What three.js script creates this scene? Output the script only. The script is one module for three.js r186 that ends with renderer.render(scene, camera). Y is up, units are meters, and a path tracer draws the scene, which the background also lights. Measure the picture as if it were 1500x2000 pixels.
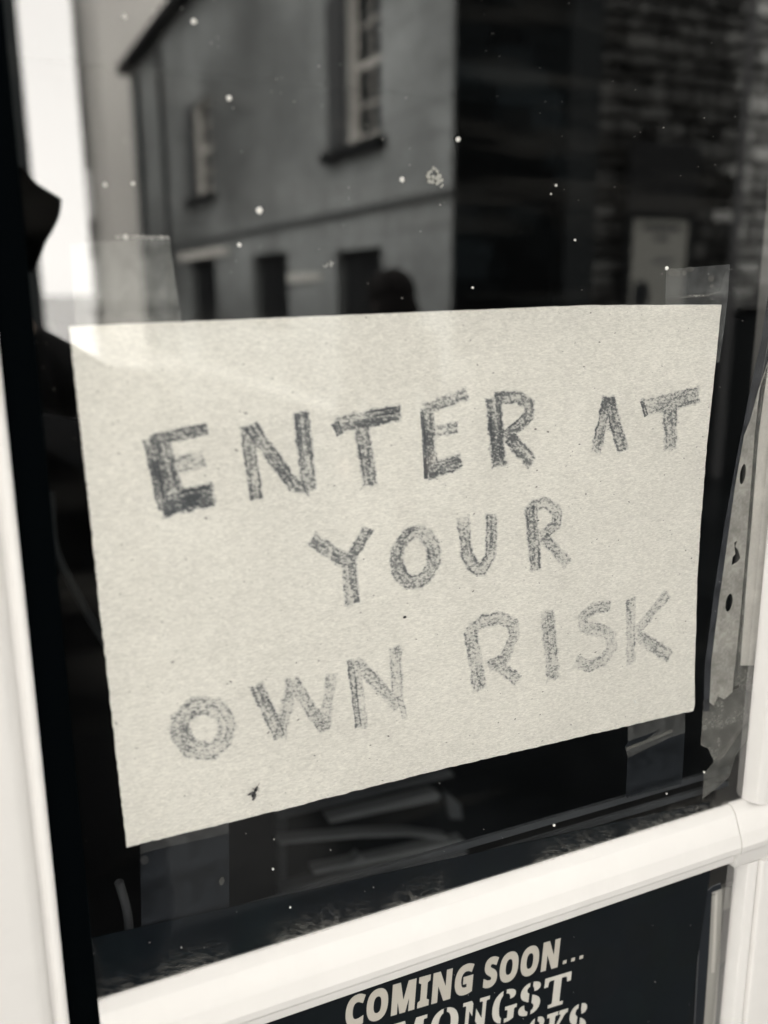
import * as THREE from 'three';
import { mergeGeometries, toCreasedNormals } from 'three/addons/utils/BufferGeometryUtils.js';
import { MarchingCubes } from 'three/addons/objects/MarchingCubes.js';
import { RoundedBoxGeometry } from 'three/addons/geometries/RoundedBoxGeometry.js';

// ------------------------------------------------------------------ camera, sky, sun, exposure
const scene = new THREE.Scene();
const EYE = new THREE.Vector3(-0.2572, 1.6, 0.4812);          // phone held in front of the door glass (the plane z = 0)
const F = 1791.8;                                             // focal length for a picture 2000 high
const RIGHT = new THREE.Vector3(0.90771, -0.00641, 0.41955), DOWN = new THREE.Vector3(-0.10476, -0.97168, 0.21181), FWD = new THREE.Vector3(0.40631, -0.23621, -0.88268);
const camera = new THREE.PerspectiveCamera(2 * Math.atan(1000 / F) * 180 / Math.PI, 0.75, 0.02, 900);
camera.position.copy(EYE);
camera.quaternion.setFromRotationMatrix(new THREE.Matrix4().makeBasis(RIGHT, DOWN.clone().negate(), FWD.clone().negate()));
camera.focus = 0.625; camera.userData.fStop = 3.6;
scene.add(camera);

const SKY = [1.0, 0.965, 0.915], SKY_LEVEL = 3.6;
{
  const w = 256, h = 128, d = new Float32Array(w * h * 4);
  for (let j = 0; j < h; j++) for (let i = 0; i < w; i++) {
    const el = (j + 0.5) / h * Math.PI - Math.PI / 2, az = i / w * 2 * Math.PI;
    const cl = 1 + 0.05 * Math.sin(az * 3 + 4 * el) * Math.sin(el * 7 + 1) + 0.04 * Math.sin(az * 7 - 9 * el);
    const g = SKY_LEVEL * cl * (1.05 - 0.1 * Math.max(0, Math.sin(el)));
    for (let k = 0; k < 3; k++) d[(j * w + i) * 4 + k] = g * SKY[k];
    d[(j * w + i) * 4 + 3] = 1;
  }
  const t = new THREE.DataTexture(d, w, h, THREE.RGBAFormat, THREE.FloatType);
  t.mapping = THREE.EquirectangularReflectionMapping; t.magFilter = t.minFilter = THREE.LinearFilter; t.needsUpdate = true;
  scene.background = t; scene.environment = t;
}
const sun = new THREE.DirectionalLight(new THREE.Color(1, 0.96, 0.9), 1.4);
sun.position.set(-22, 28, -14); sun.target.position.set(0, 1, 0);
sun.castShadow = true; sun.shadow.radius = 40; sun.shadow.mapSize.set(2048, 2048);
Object.assign(sun.shadow.camera, { left: -30, right: 30, top: 30, bottom: -30, near: 1, far: 120 });
scene.add(sun, sun.target);
const renderer = new THREE.WebGLRenderer({ antialias: true });
renderer.setSize(768, 1024);
renderer.toneMapping = THREE.LinearToneMapping; renderer.toneMappingExposure = 1.62;
renderer.shadowMap.enabled = true;

// ------------------------------------------------------------------ helpers
function rng(seed) { let s = seed >>> 0; return () => { s = (s + 0x6D2B79F5) >>> 0; let t = Math.imul(s ^ (s >>> 15), 1 | s); t = (t + Math.imul(t ^ (t >>> 7), 61 | t)) ^ t; return ((t ^ (t >>> 14)) >>> 0) / 4294967296; }; }
const hash = (x, y) => { let n = Math.imul(x, 374761393) + Math.imul(y, 668265263) | 0; n = Math.imul(n ^ (n >>> 13), 1274126177); return ((n ^ (n >>> 16)) >>> 0) / 4294967296; };
function noise(x, y) {
  const xi = Math.floor(x), yi = Math.floor(y), fx = x - xi, fy = y - yi, u = fx * fx * (3 - 2 * fx), v = fy * fy * (3 - 2 * fy);
  const a = hash(xi, yi), b = hash(xi + 1, yi), c = hash(xi, yi + 1), d = hash(xi + 1, yi + 1);
  return a + (b - a) * u + (c - a) * v + (a - b - c + d) * u * v;
}
const fbm = (x, y, o = 3) => { let s = 0, a = 0.5, n = 0; for (let i = 0; i < o; i++) { s += a * noise(x, y); n += a; x = x * 2.03 + 17.1; y = y * 2.03 + 5.7; a *= 0.5; } return s / n; };
const clamp = (x, a = 0, b = 1) => Math.min(b, Math.max(a, x));
const smooth = (a, b, x) => { const t = clamp((x - a) / (b - a)); return t * t * (3 - 2 * t); };
const names = {};
function numbered(n) { const k = names[n] = (names[n] ?? -1) + 1; return k ? `${n}_${String(k).padStart(3, '0')}` : n; }
const shadows = (o) => { o.castShadow = o.receiveShadow = true; return o; };
function mesh(name, geo, m, parent, label) {
  const o = shadows(new THREE.Mesh(Array.isArray(geo) ? merge(geo) : geo, m)); o.name = parent ? name : numbered(name);
  (parent ?? scene).add(o); if (label) o.userData.label = label; return o;
}
function merge(list) { return mergeGeometries(list.map((g) => { const q = g.index ? g.toNonIndexed() : g; for (const k of Object.keys(q.attributes)) if (!['position', 'normal', 'uv'].includes(k)) q.deleteAttribute(k); return q; })); }
function thing(name, label, category, p = [0, 0, 0], group) {
  const o = new THREE.Group(); o.name = numbered(name); o.position.set(...p); scene.add(o);
  o.userData = { label, category }; if (group) o.userData.group = group; return o;
}
const tag = (o, label, category, group) => { Object.assign(o.userData, { label, category }); if (group) o.userData.group = group; return o; };
const struct = (name, geo, m) => { const o = mesh(name, geo, m); o.userData.kind = 'structure'; return o; };
const box = (x0, x1, y0, y1, z0, z1, r = 0) => {
  const g = r ? new RoundedBoxGeometry(x1 - x0, y1 - y0, z1 - z0, 2, r) : new THREE.BoxGeometry(x1 - x0, y1 - y0, z1 - z0);
  return g.translate((x0 + x1) / 2, (y0 + y1) / 2, (z0 + z1) / 2);
};
const lin = (r, g, b) => new THREE.Color().setRGB(r, g, b);
const std = (c, roughness = 0.8, more = {}) => new THREE.MeshPhysicalMaterial({ color: lin(...c), roughness, specularIntensity: roughness > 0.55 ? 0.15 : 0.5, ...more });
// where the sight line through a point of the 1500 x 2000 picture meets the upright plane at depth z
function px(x, y, z = 0) {
  const d = RIGHT.clone().multiplyScalar((x - 750) / F).addScaledVector(DOWN, (y - 1000) / F).add(FWD);
  return EYE.clone().addScaledVector(d, (z - EYE.z) / d.z);
}
const V2 = (p) => new THREE.Vector2(p.x, p.y);
function sheet(points, z, depth = 0.0003, holes = []) {              // a thin flat piece standing in the plane z
  const s = new THREE.Shape(points.map((p) => V2(px(p[0], p[1], z))));
  for (const h of holes) s.holes.push(new THREE.Path(h.map((p) => V2(px(p[0], p[1], z)))));
  return new THREE.ExtrudeGeometry(s, { depth, bevelEnabled: false }).translate(0, 0, z - depth);
}
const ellipse = (cx, cy, rx, ry, tilt = 0, n = 18) => Array.from({ length: n }, (_, i) => { const a = i / n * 2 * Math.PI, x = rx * Math.cos(a), y = ry * Math.sin(a); return [cx + x * Math.cos(tilt) - y * Math.sin(tilt), cy + x * Math.sin(tilt) + y * Math.cos(tilt)]; });
function dataTex(w, h, fill, srgb = true, repeat = false) {
  const d = new Uint8Array(w * h * 4);
  for (let j = 0; j < h; j++) for (let i = 0; i < w; i++) { const c = fill(i, j); const k = (j * w + i) * 4; d[k] = c[0]; d[k + 1] = c[1]; d[k + 2] = c[2]; d[k + 3] = c[3] ?? 255; }
  const t = new THREE.DataTexture(d, w, h); t.magFilter = THREE.LinearFilter; t.minFilter = THREE.LinearMipmapLinearFilter; t.generateMipmaps = true;
  if (srgb) t.colorSpace = THREE.SRGBColorSpace; if (repeat) t.wrapS = t.wrapT = THREE.RepeatWrapping; t.needsUpdate = true; return t;
}
const tileNoise = (n, f, o = 3) => (i, j) => { // tiles over n pixels
  let s = 0, a = 0.5, t = 0; for (let k = 0; k < o; k++) { const p = f << k, x = i / n * p, y = j / n * p, xi = Math.floor(x), yi = Math.floor(y), u = smooth(0, 1, x - xi), v = smooth(0, 1, y - yi), q = (X, Y) => hash(((X % p) + p) % p + 91 * k, ((Y % p) + p) % p); s += a * ((q(xi, yi) * (1 - u) + q(xi + 1, yi) * u) * (1 - v) + (q(xi, yi + 1) * (1 - u) + q(xi + 1, yi + 1) * u) * v); t += a; a *= 0.5; } return s / t; };
function mottled(base, spread, f, size, more = {}) {                 // uneven colour; uv in metres, one tile = size metres
  const n = 256, q = tileNoise(n, f, 4), r = tileNoise(n, f * 8, 2);
  const t = dataTex(n, n, (i, j) => { const k = 255 * clamp(1 - spread * (1.2 * (1 - q(i, j)) + 0.5 * (1 - r(i, j)))); return [k, k, k]; }, true, true);
  t.repeat.set(1 / size, 1 / size);
  return new THREE.MeshPhysicalMaterial({ color: lin(...base), roughness: 0.85, specularIntensity: 0.4, map: t, ...more });
}
function planeUV(g, ax, ay) { const p = g.attributes.position, uv = new Float32Array(p.count * 2), get = { x: (i) => p.getX(i), y: (i) => p.getY(i), z: (i) => p.getZ(i) }; for (let i = 0; i < p.count; i++) { uv[2 * i] = get[ax](i); uv[2 * i + 1] = get[ay](i); } g.setAttribute('uv', new THREE.BufferAttribute(uv, 2)); return g; }

const M = {
  frame: mottled([0.765, 0.75, 0.725], 0.03, 4, 0.5, { roughness: 0.4 }),
  black: std([0.0006, 0.0012, 0.0016], 0.9, { specularIntensity: 0.03 }),
  render: (() => {                                                    // old render: patches, rain streaks below the sills, faint courses showing through
    const w = 720, h = 300, t = dataTex(w, h, (i, j) => {
      const z = i / w * 18, y = j / h * 7.5, near = smooth(7, 1.5, z);      // z metres from the near corner
      const patch = fbm(z * 0.45, y * 0.5, 4), streak = fbm(z * 5.5, y * 0.35 + 3, 3), fine = fbm(z * 9, y * 9, 2), course = near * smooth(0.4, 0.5, Math.abs((y * 3.1) % 1 - 0.5)) * noise(z * 0.8, y * 3);
      let k = 0.62 + 0.5 * (patch - 0.5) + 0.12 * near + 0.22 * (streak - 0.5) * smooth(4.2, 1.5, y) + 0.16 * (fine - 0.5) - 0.16 * course + 0.1 * smooth(5, 7, y);
      k = 255 * clamp(k); return [k, k, k];
    }, true, true);
    t.repeat.set(-1 / 18, 1 / 7.5); t.offset.set(-8.6 / 18, 0);
    return new THREE.MeshPhysicalMaterial({ color: lin(0.4, 0.425, 0.425), roughness: 0.9, specularIntensity: 0.3, map: t });
  })(),
  pale: mottled([0.82, 0.8, 0.76], 0.12, 4, 5),
  slate: std([0.008, 0.011, 0.0125], 0.85),
  roof: std([0.05, 0.054, 0.058], 0.8),
  trim: std([0.5, 0.49, 0.46], 0.5),
  darkpaint: std([0.012, 0.013, 0.014], 0.6),
  darkpane: std([0.015, 0.017, 0.018], 0.08),
  mortar: std([0.012, 0.014, 0.015], 0.95),
};
// clear door glass: a sealed unit gives back an eighth of the light that meets it
const glassMat = new THREE.MeshPhysicalMaterial({ color: 0xffffff, roughness: 0, transmission: 1, thickness: 0, ior: 2.3 });

// ------------------------------------------------------------------ ground and street
{
  const wet = mottled([0.018, 0.021, 0.023], 0.4, 8, 4, { roughness: 0.12, ior: 1.13, specularIntensity: 1 });
  const g = new THREE.PlaneGeometry(700, 700).rotateX(-Math.PI / 2);
  struct('ground', planeUV(g, 'x', 'z'), std([0.3, 0.3, 0.29], 0.3, { ior: 1.3, specularIntensity: 1 }));
  struct('forecourt', mergeGeometries([planeUV(box(-8, 2.4, -0.1, 0.009, 11, 18.99), 'x', 'z'), planeUV(box(-8, 4.7, -0.1, 0.009, 19, 60), 'x', 'z')]), mottled([0.5, 0.49, 0.47], 0.2, 4, 4, { roughness: 0.22, ior: 1.3, specularIntensity: 1 }));
  struct('street', planeUV(box(-8, 4.2, -0.1, 0.004, 1.5, 160), 'x', 'z'), wet);
  struct('lane', planeUV(box(4.201, 30, -0.1, 0.0045, 1.5, 8.58), 'x', 'z'), wet);
  struct('pavement', planeUV(box(-12, 12, -0.1, 0.12, 0.02, 1.45, 0.01), 'x', 'z'), mottled([0.018, 0.019, 0.0195], 0.3, 4, 2, { specularIntensity: 0.1 }));
}
// ------------------------------------------------------------------ the shop: wall round the door and the dark room behind
{
  const wallM = mottled([0.42, 0.41, 0.39], 0.25, 4, 3);
  const s = new THREE.Shape([[-9, 0], [9, 0], [9, 7], [-9, 7]].map((p) => new THREE.Vector2(...p)));
  s.holes.push(new THREE.Path([[-0.42, 0.12], [0.46, 0.12], [0.46, 2.25], [-0.42, 2.25]].map((p) => new THREE.Vector2(...p))));
  const sh = thing('shop_front', 'grey rendered shop wall around the white glazed door', 'building');
  mesh('wall', new THREE.ExtrudeGeometry(s, { depth: 0.28, bevelEnabled: false }).translate(0, 0, -0.2), wallM, sh);
  mesh('added_canopy', box(-2.6, 2.6, 3.1, 3.3, 0.081, 1.8, 0.01), M.darkpaint, sh);  // unseen canopy added to cut the skylight on the door
  const dark = std([0.03, 0.032, 0.034], 0.95);
  struct('floor', box(-3, 3, 0, 0.12, -4.2, -0.201), dark);
  struct('ceiling', box(-3, 3, 2.6, 2.75, -4.2, -0.201), dark);
  struct('wall_left', box(-3.15, -3.001, 0, 2.75, -4.2, -0.201), dark);
  struct('wall_right', box(3.001, 3.15, 0, 2.75, -4.2, -0.201), dark);
  struct('wall_back', box(-3.15, 3.15, 0, 2.75, -4.35, -4.201), dark);
}

// ------------------------------------------------------------------ houses over the street, seen in the glass
function sashWindow(parent, xf, z0, z1, y0, y1) {                     // in a wall whose face is the plane x = xf, looking towards -x
  const w = mesh('window', [box(xf + 0.1, xf + 0.16, y0, y0 + 0.07, z0, z1), box(xf + 0.1, xf + 0.16, y1 - 0.07, y1, z0, z1), box(xf + 0.1, xf + 0.16, y0 + 0.07, y1 - 0.07, z0, z0 + 0.06), box(xf + 0.1, xf + 0.16, y0 + 0.07, y1 - 0.07, z1 - 0.06, z1),
    box(xf + 0.102, xf + 0.158, (y0 + y1) / 2 - 0.04, (y0 + y1) / 2 + 0.04, z0 + 0.06, z1 - 0.06)], M.trim, parent);
  mesh('pane', box(xf + 0.125, xf + 0.135, y0 + 0.05, y1 - 0.05, z0 + 0.05, z1 - 0.05), M.darkpane, w);
  const mid = (z0 + z1) / 2;
  mesh('glazing_bar', [box(xf + 0.108, xf + 0.124, y0 + 0.07, y1 - 0.07, mid - 0.014, mid + 0.014), ...[0.25, 0.75].map((f) => box(xf + 0.11, xf + 0.1235, y0 + (y1 - y0) * f - 0.012, y0 + (y1 - y0) * f + 0.012, z0 + 0.06, z1 - 0.06))], M.trim, w);
  mesh('reveal', box(xf + 0.005, xf + 0.099, y0, y1, z1 - 0.025, z1 - 0.002), M.trim, w);
  const sill = mesh('sill', box(xf - 0.05, xf + 0.098, y0 + 0.001, y0 + 0.06, z0 + 0.002, z1 - 0.03), M.trim, w);
  return sill;
}
{
  const xf = 4.743, zn = 8.6, zf = 26.5, eave = 7.3;
  const h = thing('rendered_house', 'long grey rendered two storey house with sash windows over the street, mirrored in the glass', 'house');
  const wins = [[10.4, 11.4, 3.42, 5.3], [18.3, 19.6, 3.5, 5.3]], openings = [[10.4, 11.95, 0.3, 2.12], [14.0, 15.9, 0.9, 2.2], [18.5, 20.7, 0.9, 2.25]];
  const s = new THREE.Shape([[zn, 0], [zf, 0], [zf, eave], [zn, eave]].map(([z, y]) => new THREE.Vector2(-z, y)));
  for (const [a, b, c, d] of [...wins, ...openings]) s.holes.push(new THREE.Path([[a, c], [b, c], [b, d], [a, d]].map(([z, y]) => new THREE.Vector2(-z, y))));
  mesh('wall', new THREE.ExtrudeGeometry(s, { depth: 0.3, bevelEnabled: false }).rotateY(Math.PI / 2).translate(xf, 0, 0), M.render, h);
  mesh('back_wall', [box(xf + 0.301, 11, 0, eave, zf - 0.3, zf), box(10.7, 11, 0, eave, zn + 0.301, zf - 0.301), box(xf + 0.301, 11, 0, eave, zn, zn + 0.3)], M.slate, h);
  const slates = [0.4, 0.8, 1.5, 2.4, 3.4].map((k) => std([0.005 * k, 0.0068 * k, 0.0078 * k], 0.85)), RS = rng(17);
  for (let k = 0; k < 30; k++) for (let x = xf + 0.03; x < 7.2;) { const w = 0.25 + 0.3 * RS(), big = fbm(x * 0.9, k * 0.22, 2); mesh('slate', box(x, Math.min(x + w - 0.01, 11), 0.9 + k * 0.2, 0.9 + k * 0.2 + 0.193, zn - 0.012 - (k % 3) * 0.004, zn - 0.001), slates[Math.min(4, Math.floor(5 * clamp(1.6 * big - 0.45 + 0.35 * (RS() - 0.5), 0, 0.99)))], h); x += w; }
  for (const [a, b, c, d] of wins) {
    sashWindow(h, xf, a, b, c, d);
    mesh('sill', box(xf - 0.14, xf - 0.001, c - 0.15, c - 0.005, a - 0.15, b + 0.75), M.darkpaint, h);
    mesh('side_board', box(xf - 0.06, xf - 0.002, c, d, b + 0.06, b + 0.62, 0.008), std([0.06, 0.063, 0.065], 0.7), h);  // dark upright board at the far side of each upper window
  }
  for (const [a, b, c, d] of openings) { const dr = mesh('door', box(xf + 0.15, xf + 0.2, c + 0.001, d - 0.001, a + 0.001, b - 0.001), M.darkpaint, h); mesh('door_frame', [box(xf + 0.12, xf + 0.148, d - 0.08, d - 0.002, a + 0.002, b - 0.002), box(xf + 0.12, xf + 0.148, c, d - 0.082, (a + b) / 2 - 0.03, (a + b) / 2 + 0.03)], M.darkpaint, dr); }
  mesh('string_course', box(xf - 0.04, xf - 0.001, 2.55, 2.64, zn, zf), std([0.06, 0.065, 0.066], 0.8), h);
  mesh('fascia_board', box(xf - 0.06, xf - 0.001, 2.26, 2.42, 17.5, 21.5), M.trim, h);
  mesh('fascia_board', box(xf - 0.05, xf - 0.001, 1.72, 1.84, 12.5, 13.9), std([0.5, 0.5, 0.47], 0.7), h);
  mesh('gutter', box(xf - 0.3, xf - 0.001, eave - 0.12, eave + 0.12, zn - 0.1, zf + 0.1, 0.04), M.darkpaint, h);
  mesh('downpipe', new THREE.CylinderGeometry(0.06, 0.06, eave - 0.3, 10).translate(xf - 0.08, (eave - 0.3) / 2, 25.2), M.darkpaint, h);
  mesh('downpipe', new THREE.CylinderGeometry(0.05, 0.05, eave - 0.3, 10).translate(xf - 0.08, (eave - 0.3) / 2, 22.4), M.darkpaint, h);
  const r = new THREE.Shape([[xf - 0.25, eave + 0.121], [7.9, 10.4], [11.2, eave + 0.121]].map((p) => new THREE.Vector2(...p)));
  mesh('roof', new THREE.ExtrudeGeometry(r, { depth: zf - zn + 0.2, bevelEnabled: false }).translate(0, 0, zn - 0.1), M.roof, h);
}
{
  const h = thing('pale_house', 'tall pale house standing further down the street, mirrored beside the bright sky', 'house');
  mesh('wall', box(4.7, 12, 0, 13.2, 31, 36.2), M.pale, h);
  const r = new THREE.Shape([[4.5, 13.21], [8.3, 16.8], [12.2, 13.21]].map((p) => new THREE.Vector2(...p)));
  mesh('roof', new THREE.ExtrudeGeometry(r, { depth: 5.6, bevelEnabled: false }).translate(0, 0, 30.8), std([0.3, 0.3, 0.29], 0.8), h);
  mesh('chimney', [box(5.6, 6.5, 14.0, 17.2, 33, 34.2), box(5.5, 6.6, 17.2, 17.4, 32.9, 34.3)], M.pale, h);
  for (const [z, y] of [[34.3, 4], [34.3, 1]]) { const w = mesh('window', box(4.64, 4.699, y, y + 1.8, z, z + 1.1), M.trim, h); mesh('pane', box(4.62, 4.639, y + 0.1, y + 1.7, z + 0.1, z + 1.0), M.darkpane, w); }
  const dk = thing('dark_house', 'tall dark house at the left end of the street, a dark edge beside the sky', 'house');
  mesh('wall', box(-12, 2.62, 0, 13.5, 33, 44), std([0.03, 0.034, 0.035], 0.85), dk);
  mesh('roof', new THREE.ExtrudeGeometry(new THREE.Shape([[-12.2, 13.51], [-5, 17.5], [2.8, 13.51]].map((p) => new THREE.Vector2(...p))), { depth: 10.8, bevelEnabled: false }).translate(0, 0, 33.2), M.roof, dk);
}
{ // rough stone wall at the right, with a notice on it
  const R = rng(7), w = thing('stone_wall', 'rough grey stone wall at the right of the mirrored street', 'wall');
  const z = 5.5, x0 = 4.3, x1 = 8.4;
  mesh('core', box(x0, x1, 0, 4.4, z + 0.03, z + 0.4), M.mortar, w);
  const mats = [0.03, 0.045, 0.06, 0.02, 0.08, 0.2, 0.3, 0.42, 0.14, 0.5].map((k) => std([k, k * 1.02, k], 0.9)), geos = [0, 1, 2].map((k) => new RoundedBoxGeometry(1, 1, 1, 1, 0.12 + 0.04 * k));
  for (let y = 1.42; y < 4.2;) {
    const hh = 0.085 + 0.075 * R();
    for (let x = x0; x < 6.25;) {
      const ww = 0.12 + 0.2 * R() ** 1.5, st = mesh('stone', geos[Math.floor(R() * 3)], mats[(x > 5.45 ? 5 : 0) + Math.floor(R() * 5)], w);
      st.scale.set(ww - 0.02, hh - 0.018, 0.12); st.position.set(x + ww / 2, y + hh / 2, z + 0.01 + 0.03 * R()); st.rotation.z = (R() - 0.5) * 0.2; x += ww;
    }
    y += hh;
  }
  const t = new THREE.CanvasTexture((() => { const c = document.createElement('canvas'); c.width = 128; c.height = 170; const g = c.getContext('2d'); g.fillStyle = '#8f908b'; g.fillRect(0, 0, 128, 170); g.fillStyle = '#2a2c2e'; g.fillRect(20, 12, 84, 10); g.fillRect(44, 32, 34, 8); g.fillStyle = '#55575a'; g.fillRect(30, 74, 46, 8); g.fillStyle = '#2a2c2e'; g.beginPath(); g.ellipse(100, 140, 20, 26, 0, 0, 7); g.fill(); return c; })()); t.colorSpace = THREE.SRGBColorSpace;
  const nb = thing('notice_board', 'pale notice sheet in a dark frame on the stone wall, mirrored in the glass', 'notice', [4.87, 1.78, z - 0.08]);
  mesh('frame', [box(-0.34, -0.28, -0.4, 0.9, 0, 0.03), box(0.28, 0.34, -0.4, 0.9, 0, 0.03), box(-0.28, 0.28, 0.34, 0.9, 0, 0.03), box(-0.28, 0.28, -0.4, -0.36, 0, 0.03)], M.darkpaint, nb);
  mesh('board', box(-0.28, 0.28, 0.375, 0.9, 0.001, 0.025), M.black, nb);
  mesh('notice_sheet', new THREE.PlaneGeometry(0.56, 0.7).rotateY(Math.PI).translate(0, -0.01, 0.012), std([1, 1, 1], 0.8, { map: t }), nb);
  const dp = mesh('drainpipe', new THREE.CylinderGeometry(0.035, 0.035, 4.4, 10).translate(5.62, 2.2, z - 0.1), std([0.09, 0.092, 0.095], 0.6)); tag(dp, 'grey drainpipe running up the stone wall', 'drainpipe');
}

// ------------------------------------------------------------------ people
const V = (x, y, z) => new THREE.Vector3(x, y, z);
function cone(p, a, b, ra, rb) { const ab = b.clone().sub(a), t = clamp(p.clone().sub(a).dot(ab) / ab.lengthSq()); return p.distanceTo(a.clone().addScaledVector(ab, t)) - (ra + (rb - ra) * t); }
function blobMesh(bones, lo, size, n, k, colour) {                     // smooth union of tapered bones, meshed
  const mc = new MarchingCubes(n, M.black, false, false, 200000), p = V(0, 0, 0);
  for (let c = 0; c < n; c++) for (let b = 0; b < n; b++) for (let a = 0; a < n; a++) {
    p.set(lo.x + a / n * size, lo.y + b / n * size, lo.z + c / n * size);
    let s = 0; for (const [A, B, ra, rb] of bones) { const d = cone(p, A, B, ra, rb); if (d < 8 * k) s += Math.exp(-d / k); }
    mc.field[a + b * n + c * n * n] = s > 0 ? k * Math.log(s) : -1;
  }
  mc.isolation = 0; mc.update();
  const P = new Float32Array(mc.count * 3), C = new Float32Array(mc.count * 3);
  for (let i = 0; i < mc.count; i++) {
    for (let q = 0; q < 3; q++) P[3 * i + q] = [lo.x, lo.y, lo.z][q] + (mc.positionArray[3 * i + q] + 1) / 2 * size;
    C.set(colour(P[3 * i], P[3 * i + 1], P[3 * i + 2]), 3 * i);
  }
  const g = new THREE.BufferGeometry(); g.setAttribute('position', new THREE.BufferAttribute(P, 3)); g.setAttribute('normal', new THREE.BufferAttribute(mc.normalArray.slice(0, mc.count * 3), 3)); g.setAttribute('color', new THREE.BufferAttribute(C, 3));
  return g;
}
const bodyMat = new THREE.MeshStandardMaterial({ vertexColors: true, roughness: 0.9 });
const SKIN = [0.3, 0.24, 0.2], COAT = [0.012, 0.013, 0.015], TROUSERS = [0.02, 0.022, 0.026], HAIR = [0.01, 0.009, 0.009], SHOE = [0.01, 0.01, 0.01];
function headBones(c, f) { // c centre, f facing (unit)
  const u = V(0, 1, 0), o = (a, b) => c.clone().addScaledVector(f, a).addScaledVector(u, b);
  const s = new THREE.Vector3().crossVectors(u, f), q = (a, b, d) => o(a, b).addScaledVector(s, d);
  return [[o(-0.015, 0.03), o(-0.015, 0.0), 0.084, 0.078], [o(0.02, -0.02), o(0.035, -0.085), 0.066, 0.04], [o(0.085, 0.005), o(0.1, -0.03), 0.008, 0.013], [q(0.0, 0.0, 0.078), q(0, -0.03, 0.076), 0.016, 0.011], [q(0, 0, -0.078), q(0, -0.03, -0.076), 0.016, 0.011], [q(0.072, -0.058, 0.018), q(0.072, -0.058, -0.018), 0.012, 0.012], [o(-0.02, -0.08), o(-0.03, -0.19), 0.054, 0.06]];
}
function handBones(wrist, dir, palmN, thumbSide, curl) {              // palm, four fingers with two bends, thumb from the side of the palm
  const side = new THREE.Vector3().crossVectors(dir, palmN).normalize(), out = [], at = (a, b, c) => wrist.clone().addScaledVector(dir, a).addScaledVector(side, b).addScaledVector(palmN, c);
  out.push([at(0, 0, 0), at(0.02, 0, 0), 0.024, 0.024]);
  for (let i = 0; i < 4; i++) {
    const b = (i - 1.5) * 0.02 * thumbSide, l = [0.068, 0.078, 0.074, 0.058][i];
    out.push([at(0.02, b * 0.8, 0), at(0.085, b, 0), 0.013, 0.011]);
    let p = at(0.085, b, 0), ang = 0.2; for (const [sh, r] of [[0.45, 0.0085], [0.32, 0.008], [0.23, 0.0072]]) { ang += curl; const q = p.clone().addScaledVector(dir, Math.cos(ang) * l * sh).addScaledVector(palmN, Math.sin(ang) * l * sh); out.push([p, q, r + 0.0006, r]); p = q; }
  }
  const t0 = at(0.025, -0.03 * thumbSide, 0.005), t1 = at(0.06, -0.052 * thumbSide, 0.02), t2 = at(0.085, -0.05 * thumbSide, 0.034);
  out.push([t0, t1, 0.013, 0.0105], [t1, t2, 0.0105, 0.009]); return out;
}
function figure(name, label, base, P, bulk = 1) {                               // P: joints; colours by region
  const o = thing(name, label, 'person', base);
  const b = (a, c, ra, rb) => [P[a], P[c], ra, rb];
  const bones = [b('hips', 'waist', 0.13 * bulk, 0.115 * bulk), b('waist', 'chest', 0.115 * bulk, 0.14 * bulk), b('chest', 'neck', 0.13, 0.06), b('shL', 'shR', 0.075, 0.075), b('chest', 'shL', 0.1, 0.075), b('chest', 'shR', 0.1, 0.075),
    b('shL', 'elL', 0.062, 0.05), b('elL', 'haL', 0.05, 0.036), b('shR', 'elR', 0.062, 0.05), b('elR', 'haR', 0.05, 0.036),
    b('hipL', 'knL', 0.095, 0.065), b('knL', 'anL', 0.065, 0.045), b('hipR', 'knR', 0.095, 0.065), b('knR', 'anR', 0.065, 0.045), b('anL', 'toL', 0.045, 0.035), b('anR', 'toR', 0.045, 0.035)];
  const body = blobMesh(bones, V(-0.95, -0.04, -0.95), 1.9, 110, 0.016, (x, y) => y < 0.1 ? SHOE : y < 0.86 ? TROUSERS : COAT);
  const hc = P.head.clone().add(V(-0.17, -0.23, -0.17));
  const hd = blobMesh(headBones(P.head, P.face), hc, 0.34, 84, 0.006, (x, y, z) => y < P.head.y - 0.15 ? COAT : SKIN);
  const gs = [body, hd];
  for (const [w, d, n, t, c] of P.hands) gs.push(blobMesh(handBones(w, d, n, t, c), w.clone().add(V(-0.14, -0.14, -0.14)), 0.28, 84, 0.003, () => SKIN));
  mesh('body', mergeGeometries(gs), bodyMat, o);
  return o;
}
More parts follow.
